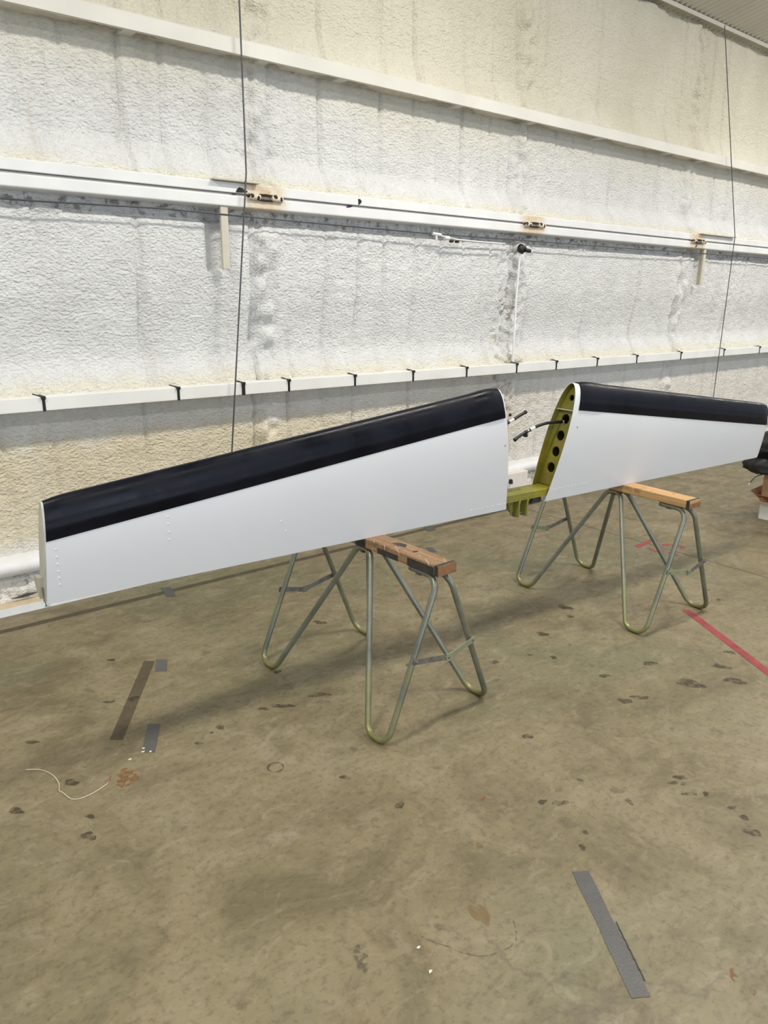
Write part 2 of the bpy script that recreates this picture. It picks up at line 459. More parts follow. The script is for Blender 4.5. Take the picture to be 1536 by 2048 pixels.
# recesses scooped behind the two hanging battens
for xb in (1.90, 6.70):
    prot -= 0.045*sstep(XX, xb-0.045, xb-0.03)*sstep(XX, xb+0.085, xb+0.06)*sstep(ZZ, 1.60, 1.635)*(ZZ < 1.93)
YY = BACK-prot
nx, nz = XX.shape
V = np.stack([XX, YY, ZZ], -1).reshape(-1, 3)
idx = np.arange(nx*nz).reshape(nx, nz)
F = np.stack([idx[:-1, :-1], idx[1:, :-1], idx[1:, 1:], idx[:-1, 1:]], -1).reshape(-1, 4)
me = bpy.data.meshes.new('wall_back')
me.vertices.add(len(V)); me.vertices.foreach_set('co', V.ravel())
me.loops.add(F.size); me.loops.foreach_set('vertex_index', F.ravel())
me.polygons.add(len(F)); me.polygons.foreach_set('loop_start', np.arange(len(F))*4)
me.update(calc_edges=True); me.validate()
for p in me.polygons: p.use_smooth = True
wall = struct(link('wall_back', me, 'foam'), 'hangar wall covered with rough white and cream sprayed foam')
# sheet and studs carrying the foam
boxobj('backing_sheet', (X0, X1, 3.93, 3.97, -0.1, 3.72), 'girt', wall, 0)

# upper girt: face plate with lip, flanges, web pieces
g = struct(bpy.data.objects.new('trim_1', None)); COL.objects.link(g)
g['label'] = 'painted steel girt running high along the foam wall'
bm = bmesh.new()
prism(bm, [(FRONT, 2.640), (FRONT+0.004, 2.640), (FRONT+0.004, 2.700), (BACK+0.05, 2.700), (BACK+0.05, 2.712), (FRONT+0.006, 2.712), (FRONT, 2.706)], 'x', X0, X1)
obj('girt_channel', bm, 'girt', g)
bm = bmesh.new()
prism(bm, [(FRONT+0.005, 2.640), (FRONT+0.022, 2.640), (FRONT+0.022, 2.646), (FRONT+0.005, 2.646)], 'x', X0, X1)
obj('girt_lip', bm, 'girt', g)
# lumpy foam left inside the girt, in lengths between the clips
clipx = [-1.3, -0.3, 0.55, 1.52, 2.22, 2.72, 3.62, 4.32, 5.10, 6.02, 6.55, 7.4, 8.7, 10.2]
for a, b in zip(clipx, clipx[1:]):
    n = max(4, int((b-a)/0.05)); vs = []; fs = []
    for i in range(n+1):
        x = a+0.03+(b-a-0.06)*i/n; t = math.sin(PI*i/n)**0.4
        zb = 2.69-0.033*t-0.007*random.random()*t
        for (y, z) in ((FRONT+0.028, 2.698), (FRONT+0.030, zb+0.004), (FRONT+0.07, zb-0.004), (BACK+0.02, zb-0.006), (BACK+0.04, 2.698)): vs.append((x, y, z))
    for i in range(n):
        for k in range(4): fs.append((i*5+k, i*5+k+1, i*5+6+k, i*5+5+k))
    fs += [tuple(range(5))[::-1], tuple(n*5+k for k in range(5))]
    pyobj('foam_fill', vs, fs, 'foam', g, 60)
for x in clipx[1:-1]:
    bm = bmesh.new()
    prism(bm, [(x-0.03, 2.645), (x+0.03, 2.645), (x+0.045, 2.70), (x-0.045, 2.70)], 'y', FRONT+0.03, BACK+0.03)
    obj('girt_clip', bm, 'girt', g)

# middle girt: two rails with a slot between
g2 = struct(bpy.data.objects.new('trim_2', None)); COL.objects.link(g2)
g2['label'] = 'white double rail along the foam wall with rust stains around its splices'
bm = bmesh.new(); box(bm, X0, X1, FRONT, BACK+0.05, 2.001, 2.050, 0.004); obj('upper_rail', bm, 'rail', g2)
bm = bmesh.new(); box(bm, X0, X1, FRONT-0.006, BACK+0.05, 1.934, 1.989, 0.006); obj('lower_rail', bm, 'rail', g2)
bm = bmesh.new(); box(bm, X0, X1, FRONT+0.014, FRONT+0.02, 1.985, 2.005); obj('slot_back', bm, 'girt', g2)
def chip(x, z, pts, y=FRONT-0.0012, parent=g2, mat='black'):
    bm = bmesh.new(); prism(bm, [(x+px, z+pz) for px, pz in pts], 'y', y, y+0.0022)
    return obj('peeled_patch', bm, mat, parent)
chip(2.035, 2.004, [(-0.032, 0), (-0.028, 0.012), (-0.012, 0.026), (0.008, 0.022), (0.022, 0.014), (0.036, 0.012), (0.034, 0.004), (0.0, 0.001)])
chip(1.99, 1.99, [(-0.015, 0), (-0.004, 0.010), (0.006, 0.004), (0.018, 0.001)], FRONT-0.008)
chip(2.80, 1.996, [(-0.008, 0.004), (-0.011, 0.040), (0.004, 0.040), (0.016, 0.030), (0.010, 0.018), (-0.002, 0.010)])
chip(2.725, 1.983, [(-0.026, 0), (-0.012, 0.012), (0.012, 0.016), (0.020, 0.008), (0.0, 0.002)], FRONT-0.008)
chip(6.53, 1.945, [(-0.03, -0.004), (-0.012, 0.006), (0.0, 0.022), (0.006, 0.022), (0.004, 0.006), (-0.006, -0.004)], FRONT-0.0075)

# base: smooth swollen bottom girt, crumbly gap, sill
g3 = struct(bpy.data.objects.new('baseboard_back', None)); COL.objects.link(g3)
g3['label'] = 'white painted sill and swollen base girt at the foot of the foam wall'
pr = [(BACK+0.03, 0.262)] + [(BACK-0.02-0.062*math.sin(a), 0.212+0.046*math.cos(a)) for a in np.linspace(0, PI, 9)] + [(BACK+0.03, 0.162)]
bm = bmesh.new(); prism(bm, pr, 'x', X0, X1); obj('base_girt', bm, 'sill', g3, 50)
bm = bmesh.new(); box(bm, X0, X1, FRONT, FRONT+0.006, 0.0005, 0.038, 0.0); obj('sill_face', bm, 'sill', g3)
bm = bmesh.new(); box(bm, X0, X1, FRONT+0.0065, BACK+0.06, 0.0005, 0.036, 0.0); obj('sill_top', bm, 'tan', g3)
boxobj('smooth_patch', (4.13, 4.455, 3.699, 3.80, 0.0385, 0.205), 'patch', g3, 0.006)
for x, w, z in ((0.72, 0.12, 0.058), (0.86, 0.10, 0.064), (1.05, 0.08, 0.060)):
    bm = bmesh.new()
    prism(bm, [(x, z), (x+w*0.3, z+0.004), (x+w*0.6, z+0.010), (x+w, z+0.006), (x+w*0.8, z+0.001), (x+w*0.4, z-0.004)], 'y', FRONT+0.065, FRONT+0.075)
    obj('dark_split', bm, 'dark', g3)

# ceiling: corrugated sheet rising from the eave
nxr = int((X1+0.4-X0)/0.0085); vs = []; fs = []
for i in range(nxr+1):
    x = X0 + i*0.0085; dz = 0.013*math.sin(2*PI*x/0.072)
    for y in (3.90, 1.0, -2.0, -6.0): vs.append((x, y, 3.733+0.213*(3.775-y)+dz))
for i in range(nxr):
    for k in range(3): fs.append((i*4+k, i*4+k+1, i*4+5+k, i*4+4+k))
ceil = struct(pyobj('ceiling', vs, fs, 'roof', None, 60), 'pale corrugated metal roof sheet rising from the eave')
g4 = struct(bpy.data.objects.new('trim_3', None)); COL.objects.link(g4)
g4['label'] = 'thin painted angle along the top of the foam wall under the roof sheet'
bm = bmesh.new(); prism(bm, [(3.775, 3.690), (3.779, 3.690), (3.779, 3.716), (BACK+0.1, 3.716), (BACK+0.1, 3.720), (3.775, 3.720)], 'x', X0, X1)
obj('eave_angle', bm, 'roof', g4)

# control joint and stains in the floor
bm = bmesh.new(); box(bm, 4.151, 4.157, -5, 3.69, -0.002, 0.0006); obj('control_joint', bm, 'dark', floor)
def blob(name, x, y, rx, ry, rot, mat, seed, z=0.0008, n=18, parent=floor):
    r = random.Random(seed); vs = [(x, y, z)]
    ph = [r.uniform(0, 6.28) for _ in range(3)]
    for k in range(n):
        a = 2*PI*k/n
        s = 1+0.22*math.sin(2*a+ph[0])+0.14*math.sin(3*a+ph[1])+0.10*math.sin(5*a+ph[2])
        px, py = rx*s*math.cos(a), ry*s*math.sin(a)
        vs.append((x+px*math.cos(rot)-py*math.sin(rot), y+px*math.sin(rot)+py*math.cos(rot), z))
    return pyobj(name, vs, [(0, k+1, (k+1) % n+1) for k in range(n)], mat, parent)
STAINS = [(0.865,2.586,0.025,0.016),(0.786,2.619,0.019,0.010),(1.416,2.429,0.015,0.014),(1.224,2.213,0.018,0.012),(1.292,2.188,0.040,0.015),(1.039,2.199,0.017,0.014),(1.000,2.188,0.008,0.005),(0.933,2.155,0.013,0.010),(0.483,2.516,0.020,0.012),(0.520,2.205,0.022,0.017),(0.347,2.167,0.025,0.014),(0.482,1.922,0.022,0.017),(0.513,2.005,0.014,0.009),(0.914,2.952,0.014,0.012),(0.721,2.309,0.008,0.005),(1.629,1.211,0.015,0.011),(1.810,1.207,0.009,0.009),(1.842,1.043,0.010,0.014),(2.036,1.010,0.016,0.010),(2.080,1.012,0.026,0.010),(2.058,0.987,0.011,0.010),(2.027,0.947,0.022,0.010),(2.066,0.916,0.009,0.012),(2.068,0.832,0.016,0.007),(2.052,0.787,0.016,0.010),(2.007,0.739,0.021,0.018),(1.562,1.011,0.010,0.012),(1.620,1.044,0.010,0.008),(1.668,1.174,0.024,0.013),(2.907,2.119,0.037,0.025),(2.574,1.989,0.029,0.022),(2.461,1.573,0.022,0.014),(2.710,1.517,0.028,0.020),(2.685,1.319,0.054,0.034),(2.927,1.315,0.038,0.021),(2.851,1.216,0.042,0.024),(2.426,1.382,0.030,0.017),(2.356,1.403,0.034,0.016),(2.837,2.034,0.020,0.015),(3.628,1.686,0.017,0.018),(3.085,1.356,0.022,0.018),(2.364,1.885,0.011,0.008),(2.427,1.807,0.016,0.015),(1.273,1.473,0.013,0.018),(1.221,1.687,0.017,0.011),(1.869,1.476,0.017,0.016),(2.191,1.932,0.020,0.014),(1.889,2.138,0.017,0.014),(1.829,2.725,0.034,0.017),(1.450,2.167,0.040,0.015)]
for i, (x, y, a, b) in enumerate(STAINS):
    blob('oil_stain', x, y, a, b, -YAW, 'stain', i)
for i, (x, y, a, b) in enumerate(((1.494, 0.539, 0.016, 0.008), (1.489, 0.491, 0.012, 0.006), (1.496, 1.336, 0.012, 0.007))):
    blob('rust_stain', x, y, a, b, 0.6, 'rust', 90+i)
for i, (x, y, a, b) in enumerate(((1.337, 1.199, 0.012, 0.010), (1.161, 1.026, 0.020, 0.038))):
    blob('ochre_stain', x, y, a, b, -0.4, 'ochre', 95+i)
blob('rust_stain', 0.665, 2.120, 0.030, 0.052, -0.75, 'rust', 99, 0.0008, 28)
blob('rough_patch', 0.843, 1.105, 0.018, 0.036, -0.6, 'scuff', 101)
def ringdecal(name, pts, w, mat, closed):
    n = len(pts); vs = []; fs = []
    for i, p in enumerate(pts):
        a = Vector(pts[(i-1) % n] if closed or i else pts[i]); b = Vector(pts[(i+1) % n] if closed or i < n-1 else pts[i])
        d = (b-a).normalized(); nn = Vector((-d.y, d.x)); ww = w*(0.6+0.5*random.random())
        vs += [(p[0]+nn.x*ww, p[1]+nn.y*ww, 0.0009), (p[0]-nn.x*ww, p[1]-nn.y*ww, 0.0009)]
    for i in range(n if closed else n-1):
        j = (i+1) % n; fs.append((2*i, 2*i+1, 2*j+1, 2*j))
    return pyobj(name, vs, fs, mat, floor)
ringdecal('ring_stain', [(1.072+0.0255*math.cos(2*PI*k/32), 1.872+0.0255*math.sin(2*PI*k/32)) for k in range(32)], 0.0042, 'stain', True)
ringdecal('tide_mark', [(0.993, 1.08), (1.004, 1.053), (1.015, 1.028), (1.030, 1.004), (1.039, 0.979), (1.055, 0.955), (1.069, 0.938), (1.090, 0.924), (1.111, 0.919), (1.145, 0.910), (1.172, 0.915), (1.195, 0.935), (1.212, 0.96)], 0.0024, 'scuff', False)

# ------------------------------------------------------------------ wall fittings
rw = thing('wall_raceway', 'white cable raceway with black cable ties along the lower wall', 'raceway', (0, 0, 0))
bm = bmesh.new(); box(bm, X0, X1, FRONT, BACK+0.04, 0.968, 1.034, 0.003); obj('channel', bm, 'race', rw)
tiex = [0.956, 1.62, 1.999, 2.292, 2.766, 3.239, 3.73, 4.247, 4.703, 5.226, 5.788, 6.494, 7.281, 8.02]
for i, x in enumerate(tiex):
    bm = bmesh.new()
    w = 0.0065 if i != 2 else 0.010
    box(bm, x-w, x+w, FRONT-0.003, FRONT-0.0002, 0.966, 1.036)
    box(bm, x-w, x+w, FRONT-0.003, BACK-0.06, 1.0345, 1.037)
    box(bm, x-0.011, x+0.009, FRONT-0.012, FRONT-0.001, 1.022, 1.038, 0.002)
    tube(bm, [(x, FRONT-0.007, 1.032), (x-0.022, FRONT+0.004, 1.041), (x-0.040, FRONT+0.02, 1.047)], 0.003, 6)
    obj('cable_tie', bm, 'black', rw)

for nm, x, lab in (('near', 1.915, 'pale hanging batten under the double rail beside the left steel cable'),
                   ('far', 6.687, 'pale hanging batten under the double rail beside the right steel cable')):
    t = thing('hanging_batten', lab, 'batten', (x, FRONT+0.004, 1.628), 0, 'battens hung under the rail')
    boxobj('batten_strip', (0, 0.040, 0, 0.016, 0, 0.306), 'batten', t, 0.001)
    boxobj('batten_return', (0.036, 0.041, 0.0165, 0.06, 0.0, 0.304), 'batten', t, 0.0008)

labs = ('rusty turnbuckle splice on the double rail, beside the left steel cable',
        'rusty turnbuckle splice on the double rail above the black pipe outlet',
        'rusty turnbuckle splice on the double rail, beside the right hanging batten')
for (x, L, lab) in zip(RUST, (0.20, 0.21, 0.22), labs):
    t = thing('turnbuckle', lab, 'turnbuckle', (x, FRONT-0.006, 1.990), 0, 'rusty splices on the rail')
    h = L/2
    tubeobj('end_sleeve', [(-h, -0.008, 0), (-h+0.065, -0.008, -0.001)], [0.017, 0.015], 'creampaint', t)
    tubeobj('end_sleeve', [(h-0.065, -0.008, -0.001), (h, -0.008, -0.002)], [0.014, 0.017], 'creampaint', t)
    for z in (-0.012, 0.011):
        bm = bmesh.new(); tube(bm, [(-h+0.06, -0.010, z), (0, -0.012, z*1.15), (h-0.06, -0.010, z)], 0.0055, 8)
        obj('body_bar', bm, 'rusty', t, 50)
    for k, (xx, zz, w) in enumerate(((-h+0.012, 0.002, 0.018), (-h+0.05, -0.005, 0.010), (h-0.045, 0.006, 0.014), (h-0.012, -0.002, 0.010))):
        bm = bmesh.new()
        bmesh.ops.create_uvsphere(bm, u_segments=8, v_segments=6, radius=1.0)
        for v in bm.verts: v.co = Vector((xx+v.co.x*w, -0.017+v.co.y*0.010, zz+v.co.z*0.012))
        obj('rust_scab', bm, 'rusty', t, 60)
    tubeobj('rod', [(-h-0.005, -0.006, 0.001), (-h+0.01, -0.006, 0.0)], 0.006, 'rusty', t)

t = tag(tubeobj('slot_rod', [(X0, FRONT+0.006, 1.9985), (X1, FRONT+0.006, 1.9985)], 0.0022, 'cable'), 'thin dark rod running in the slot of the double rail', 'rod')
t = tag(tubeobj('wall_wire', [(X0, 3.70, 1.885), (1.0, 3.70, 1.884), (1.6, 3.70, 1.897), (2.5, 3.70, 1.886), (3.4, 3.70, 1.879), (4.3, 3.70, 1.884), (5.8, 3.70, 1.888), (6.45, 3.70, 1.894), (X1, 3.70, 1.92)], 0.0042, 'cable', None, 6),
        'thin grey wire strung just below the double rail', 'wire')

t = thing('pipe_fitting', 'small white pipe fitting with thin white tube under the double rail', 'pipe', (3.38, 3.69, 1.866))
tubeobj('tee', [(-0.01, 0, 0.014), (0.062, 0, 0.010)], 0.010, 'label', t)
tubeobj('stem', [(0.022, 0, 0.012), (0.026, 0, -0.022)], 0.007, 'label', t)
tubeobj('coupling', [(0.095, 0, -0.004), (0.135, 0, -0.006)], 0.013, 'label', t)
tubeobj('tube', [(0.06, 0, 0.006), (0.20, 0, -0.010), (0.45, 0, -0.014), (0.67, 0.004, -0.014)], 0.005, 'label', t)
for dx in (0.165, 0.215):
    bm = bmesh.new(); box(bm, dx-0.01, dx+0.01, -0.004, 0.02, -0.03, -0.016, 0.002); obj('rusty_clip', bm, 'rusty', t)

t = thing('pipe_outlet', 'black pipe outlet on the column foam under the middle splice', 'pipe', (4.215, 3.69, 1.826))
bm = bmesh.new(); bmesh.ops.create_uvsphere(bm, u_segments=12, v_segments=8, radius=0.034)
for v in bm.verts: v.co = Vector((v.co.x*1.0, v.co.y*0.8, v.co.z*0.95))*(1+0.12*math.sin(v.co.x*120)*math.sin(v.co.z*150))
obj('cap', bm, 'black', t, 60)
tubeobj('spout', [(0.015, -0.02, -0.008), (0.060, -0.03, -0.014)], 0.013, 'black', t)
tubeobj('collar', [(0.018, -0.026, 0.010), (0.034, -0.030, 0.012)], 0.008, 'label', t)
tag(tubeobj('thin_conduit', [(4.215, 3.70, 1.80), (4.215, 3.712, 1.5), (4.222, 3.715, 1.04)], 0.008, 'race'), 'thin pale conduit dropping from the black pipe outlet to the raceway', 'conduit')

# flexible conduit behind the gap between the two halves
t = thing('flexible_conduit', 'short ribbed flexible conduit hanging on the rotten foam seam', 'conduit', (4.235, 3.73, 0.25))
bm = bmesh.new(); hp = []
for i in range(0, 40*10+1):
    a = 2*PI*i/10; zz = 0.375*i/400
    hp.append((0.012*math.cos(a)-0.05*zz, 0.012*math.sin(a), zz))
tube(bm, hp, 0.0034, 5); obj('coil', bm, 'creampaint', t, 60)
tubeobj('core', [(0, 0, -0.01), (-0.019, 0, 0.39)], 0.011, 'batten', t)
t = thing('loose_bracket', 'pale loose metal bracket sticking out of the rotten foam seam', 'bracket', (4.16, 3.70, 0.63))
bm = bmesh.new(); prism(bm, [(-0.05, -0.05), (-0.02, -0.06), (0.06, 0.045), (0.045, 0.06), (0.03, 0.06)], 'y', 0, 0.005); obj('plate', bm, 'creampaint', t)
bm = bmesh.new(); tube(bm, [(0.045, -0.006, 0.03), (0.047, 0.02, 0.03)], 0.012, 8); obj('bolt', bm, 'rusty', t, 60)
t = thing('valve', 'small white and black valve at the wall base behind the spar', 'valve', (4.215, 3.66, 0.038))
tubeobj('pipe', [(0, 0, 0), (0, 0, 0.105)], 0.012, 'label', t)
tubeobj('cap', [(0.0, 0, 0.105), (-0.002, 0, 0.135)], [0.017, 0.013], 'black', t)
tubeobj('spout', [(0.012, -0.005, 0.03), (0.05, -0.01, 0.03)], 0.010, 'label', t)
tubeobj('knob', [(0.05, -0.01, 0.02), (0.05, -0.01, 0.045)], 0.014, 'black', t)

# steel cables hanging in front of the wall
def cable(pts, lab, b0, b1):
    t = thing('steel_cable', lab, 'cable', (0, 0, 0), 0, 'steel cables down the wall')
    tubeobj('strand', fillet(pts, 0.05), 0.0042, 'cable', t, 6)
    bm = bmesh.new(); box(bm, b0, b1, 3.664, FRONT+0.02, 2.052, 2.060, 0.001)
    obj('tie_bar', bm, 'batten', t)
cable([(2.043, 3.66, 3.64), (2.047, 3.66, 2.10), (1.868, 3.66, 0.45)], 'thin steel cable down the wall beside the left rust stain', 1.87, 2.13)
cable([(6.500, 3.66, 3.645), (7.125, 3.66, 2.06), (7.118, 3.66, 0.30)], 'thin steel cable from the roof edge passing behind the right tailplane half', 6.57, 7.17)

# ------------------------------------------------------------------ tailplane
STAB = thing('aircraft_tailplane', 'white aircraft horizontal tailplane with black leading edge boots lying across two sawhorses', 'tailplane', (0.508, 2.189, 0.6205), math.radians(-3.77))
def yt(u):   # half thickness of a 14 percent section per unit chord
    return 0.70*(0.2969*math.sqrt(u)-0.1260*u-0.3516*u*u+0.2843*u**3-0.1015*u**4)
class Half:
    def __init__(s, rb, rt, tb, tt, hr, ht):
        s.rb, s.rt, s.tb, s.tt, s.hr, s.ht = rb, rt, tb, tt, hr, ht
    def h(s, w): return s.hr+(s.ht-s.hr)*w
    def pt(s, w, x, side, off=0.0):
        """w: 0 root 1 tip; x: distance from the nose; side -1 camera side, +1 wall side; off: outward offset"""
        h = s.h(w); c = h/0.585
        u = max(x/c, 0.0); z = h-x
        e = 1e-4
        d = (yt(u+e)-yt(max(u-e, 0)))/(e+min(e, u)) if u > 1e-6 else 60.0
        y = c*yt(u)
        n = Vector((1.0, d)); n.normalize()           # outward: (thickness dir, toward nose = +d)
        y += off*n.x; zz = z+off*n.y
        t0 = c*yt(h/c); tn = 0.006
        tc = t0+(tn-t0)*(z/h)
        f = z/h
        sr = s.rb+(s.rt-s.rb)*f; st = s.tb+(s.tt-s.tb)*f
        return Vector((sr+(st-sr)*w, tc+side*y, zz))
    def loop(s, w, x1, n, off=0.0, x1b=None):
        """profile points from the camera side at x1 round the nose to the wall side"""
        P = []
        for k in range(n, 0, -1): P.append(s.pt(w, x1*(k/n)**2, -1, off))
        P.append(s.pt(w, 0, 1, off))
        for k in range(1, n+1): P.append(s.pt(w, (x1b or x1)*(k/n)**2, 1, off))
        return P
LH = Half(1.855, 1.775, 0.000, 0.020, 0.521, 0.308)
RH = Half(2.096, 2.222, 3.864, 3.880, 0.521, 0.303)

def skin(hf, name):
    nst, n = 14, 22; outer = []; inner = []
    for i in range(nst+1):
        w = i/nst
        outer.append(hf.loop(w, hf.h(w), n)); inner.append(hf.loop(w, hf.h(w), n, -0.0025))
    L = len(outer[0]); vs = [p for r in outer for p in r] + [p for r in inner for p in r]
    B = (nst+1)*L; fs = []; mi = []
    for i in range(nst):
        for k in range(L-1):
            a, b, c, d = i*L+k, i*L+k+1, (i+1)*L+k+1, (i+1)*L+k
            fs.append((a, b, c, d)); mi.append(0)
            fs.append((B+d, B+c, B+b, B+a)); mi.append(1)
    for i in (0, nst):
        for k in range(L-1):
            a, b = i*L+k, i*L+k+1
            fs.append((a, B+a, B+b, b)); mi.append(0)
    for i in range(nst):
        for k in (0, L-1):
            a, b = i*L+k, (i+1)*L+k
            fs.append((a, b, B+b, B+a)); mi.append(0)
    o = pyobj(name, vs, fs, ['white', 'primer'], STAB, None, mi)
    bm = bmesh.new(); bm.from_mesh(o.data); bmesh.ops.recalc_face_normals(bm, faces=bm.faces); bm.to_mesh(o.data); bm.free()
    smooth(o.data, 35); return o
skL = skin(LH, 'skin'); skR = skin(RH, 'skin')
skL['label'] = 'white left half skin'; skR['label'] = 'white right half skin'

def boot(hf, w0, w1, hump):
    nst, n = 60, 16; width = 0.112
    outer, inner = [], []
    for i in range(nst+1):
        w = w0+(w1-w0)*i/nst
        dsp = min(i, nst-i)/nst*1.86
        ro, ri = [], []
        for side, rngk in ((-1, range(n, 0, -1)), (1, range(0, n+1))):
            for k in rngk:
                x = width*(k/n)**1.5
                e = min(width-x, 9)
                infl = 0.0065*(1/(1+math.exp(-(e-0.022)/0.004)))*(1/(1+math.exp(-(dsp-0.028)/0.004)))
                infl -= 0.0012*math.exp(-((x-0.062)/0.004)**2)
                infl += 0.003*hump(i/nst)
                off = 0.0012+(0.0014 if e > 0.0015 else 0)+infl
                ro.append(hf.pt(w, x, side, off)); ri.append(hf.pt(w, x, side, 0.0004))
        outer.append(ro); inner.append(ri)
    L = len(outer[0]); vs = [p for r in outer for p in r]+[p for r in inner for p in r]; B = (nst+1)*L; fs = []
    for i in range(nst):
        for k in range(L-1): fs.append((i*L+k, i*L+k+1, (i+1)*L+k+1, (i+1)*L+k))
        for k in (0, L-1): fs.append((i*L+k, (i+1)*L+k, B+(i+1)*L+k, B+i*L+k))
    for i in (0, nst):
        for k in range(L-1): fs.append((i*L+k, B+i*L+k, B+i*L+k+1, i*L+k+1))
    o = pyobj('deicer_boot', vs, fs, 'boot', STAB)
    bm = bmesh.new(); bm.from_mesh(o.data); bmesh.ops.recalc_face_normals(bm, faces=bm.faces); bm.to_mesh(o.data); bm.free()
    smooth(o.data, 40); return o
boot(LH, 0.006, 0.998, lambda q: 1/(1+math.exp((q-0.065)/0.006)))['label'] = 'glossy black rubber boot on the left leading edge'
boot(RH, 0.020, 0.998, lambda q: 1/(1+math.exp((q-0.09)/0.008)))['label'] = 'black rubber boot on the right leading edge'

# root ribs with lightening holes, set back inside the skins
def rib(hf, w):
    bm = bmesh.new()
    lp = hf.loop(w, hf.h(w)-0.062, 18, -0.0035)
    ov = [bm.verts.new(p) for p in lp]
    es = [bm.edges.new((ov[i], ov[(i+1) % len(ov)])) for i in range(len(ov))]
    lips = []
    for zc, r in ((0.452, 0.0145), (0.358, 0.0235), (0.284, 0.0240), (0.212, 0.0240), (0.140, 0.0240)):
        cv = []
        a0 = hf.pt(w, hf.h(w)-zc, -1); b0 = hf.pt(w, hf.h(w)-zc, 1); tc = (a0.y+b0.y)/2 + 0.004
        for k in range(20):
            a = 2*PI*k/20; z = zc+r*math.sin(a)
            p = hf.pt(w, hf.h(w)-z, -1); cv.append(bm.verts.new((p.x, tc+r*math.cos(a), z)))
        ce = [bm.edges.new((cv[i], cv[(i+1) % 20])) for i in range(20)]
        es += ce; lips.append((cv, tc, zc, r))
    bmesh.ops.triangle_fill(bm, use_beauty=True, use_dissolve=False, edges=es)
    sg = 1 if hf is RH else -1
    # pressed lips around the holes and the flange around the rib
    for cv, tc, zc, r in lips:
        nv = [bm.verts.new((v.co.x+sg*0.006, tc+(v.co.y-tc)*0.93, zc+(v.co.z-zc)*0.93)) for v in cv]
        for i in range(20): bm.faces.new((cv[i], cv[(i+1) % 20], nv[(i+1) % 20], nv[i]))
    nv = [bm.verts.new((v.co.x-sg*0.014, v.co.y, v.co.z)) for v in ov]
    for i in range(len(ov)-1): bm.faces.new((ov[i], ov[i+1], nv[i+1], nv[i]))
    o = obj('root_rib', bm, 'primer', STAB); o['label'] = 'yellow green root rib with five lightening holes'
    md = o.modifiers.new('thickness', 'SOLIDIFY'); md.thickness = 0.0015; md.offset = 0
    return o
rib(RH, 0.019); rib(LH, 0.018)
# small stiffener across the open root
for hf, w0, w1 in ((RH, 0.004, 0.018), (LH, 0.004, 0.017)):
    bm = bmesh.new(); q = []
    for w in (w0, w1):
        for sd in (-1, 1):
            for dz in (0, 0.003): q.append(bm.verts.new(hf.pt(w, 0.118-dz, sd, -0.004)))
    for f in ((0, 1, 3, 2), (4, 6, 7, 5), (0, 4, 5, 1), (2, 3, 7, 6), (0, 2, 6, 4), (1, 5, 7, 3)): bm.faces.new([q[i] for i in f])
    obj('stiffener', bm, 'creampaint', STAB)
# closing ribs at the tips
for hf in (LH, RH):
    bm = bmesh.new(); lp = hf.loop(1.0012, hf.h(1)-0.010, 18, 0.0004)
    A = [bm.verts.new(p) for p in lp]; B_ = [bm.verts.new(hf.pt(1, 0, 1)*0+p+Vector((0.004 if hf is LH else -0.004, 0, 0))) for p in lp]
    bm.faces.new(A); bm.faces.new(B_[::-1])
    for i in range(len(A)): bm.faces.new((A[i], B_[i], B_[(i+1) % len(A)], A[(i+1) % len(A)]))
    obj('tip_rib', bm, 'tipgrey', STAB)

# aft spar: a channel, web up, flanges down, running through both halves
st = []
for hf, ws in ((LH, (0.99, 0.5, 0.02)), (RH, (0.02, 0.5, 0.99))):
    for w in ws:
        a = hf.pt(w, hf.h(w)-0.058, -1, -0.004); b = hf.pt(w, hf.h(w)-0.058, 1, -0.004)
        a2 = hf.pt(w, hf.h(w)-0.024, -1, -0.004); b2 = hf.pt(w, hf.h(w)-0.024, 1, -0.004)
        st.append((a.x, max(a.y, a2.y)+0.001, min(b.y, b2.y)-0.001))
bm = bmesh.new(); rings = []
for (sx, ta, tb) in st:
    zt, zb, th = 0.060, 0.026, 0.003
    rings.append([bm.verts.new((sx, y, z)) for y, z in ((ta, zb), (ta, zt-0.003), (ta+0.003, zt), (tb-0.003, zt), (tb, zt-0.003), (tb, zb), (tb-th, zb), (tb-th, zt-th), (ta+th, zt-th), (ta+th, zb))])
for a, b in zip(rings, rings[1:]):
    for k in range(10): bm.faces.new((a[k], a[(k+1) % 10], b[(k+1) % 10], b[k]))
bm.faces.new(rings[0]); bm.faces.new(rings[-1][::-1])
spar = obj('aft_spar', bm, 'primer', STAB); spar['label'] = 'yellow green channel spar joining the two halves'
ta = st[2][1]
def dome(r=0.004, hgt=0.0022):
    bm = bmesh.new(); n = 8
    c = bm.verts.new((0, -hgt, 0)); r1 = [bm.verts.new((r*0.62*math.cos(2*PI*k/n), -hgt*0.72, r*0.62*math.sin(2*PI*k/n))) for k in range(n)]
    r2 = [bm.verts.new((r*math.cos(2*PI*k/n), 0.0004, r*math.sin(2*PI*k/n))) for k in range(n)]
    for k in range(n):
        bm.faces.new((c, r1[k], r1[(k+1) % n])); bm.faces.new((r1[k], r2[k], r2[(k+1) % n], r1[(k+1) % n]))
    bmesh.ops.recalc_face_normals(bm, faces=bm.faces)
    me = bpy.data.meshes.new('rivet'); bm.to_mesh(me); bm.free(); smooth(me, 80); return me
RV_W = dome(0.0036, 0.0014); RV_W.materials.append(M['white'])
RV_G = dome(0.0042, 0.0025); RV_G.materials.append(M['primer'])
for i in range(7):
    o = link('rivet', RV_G, 'primer', spar); o.location = (1.872+i*0.031, ta, 0.041-0.002*(i % 2))
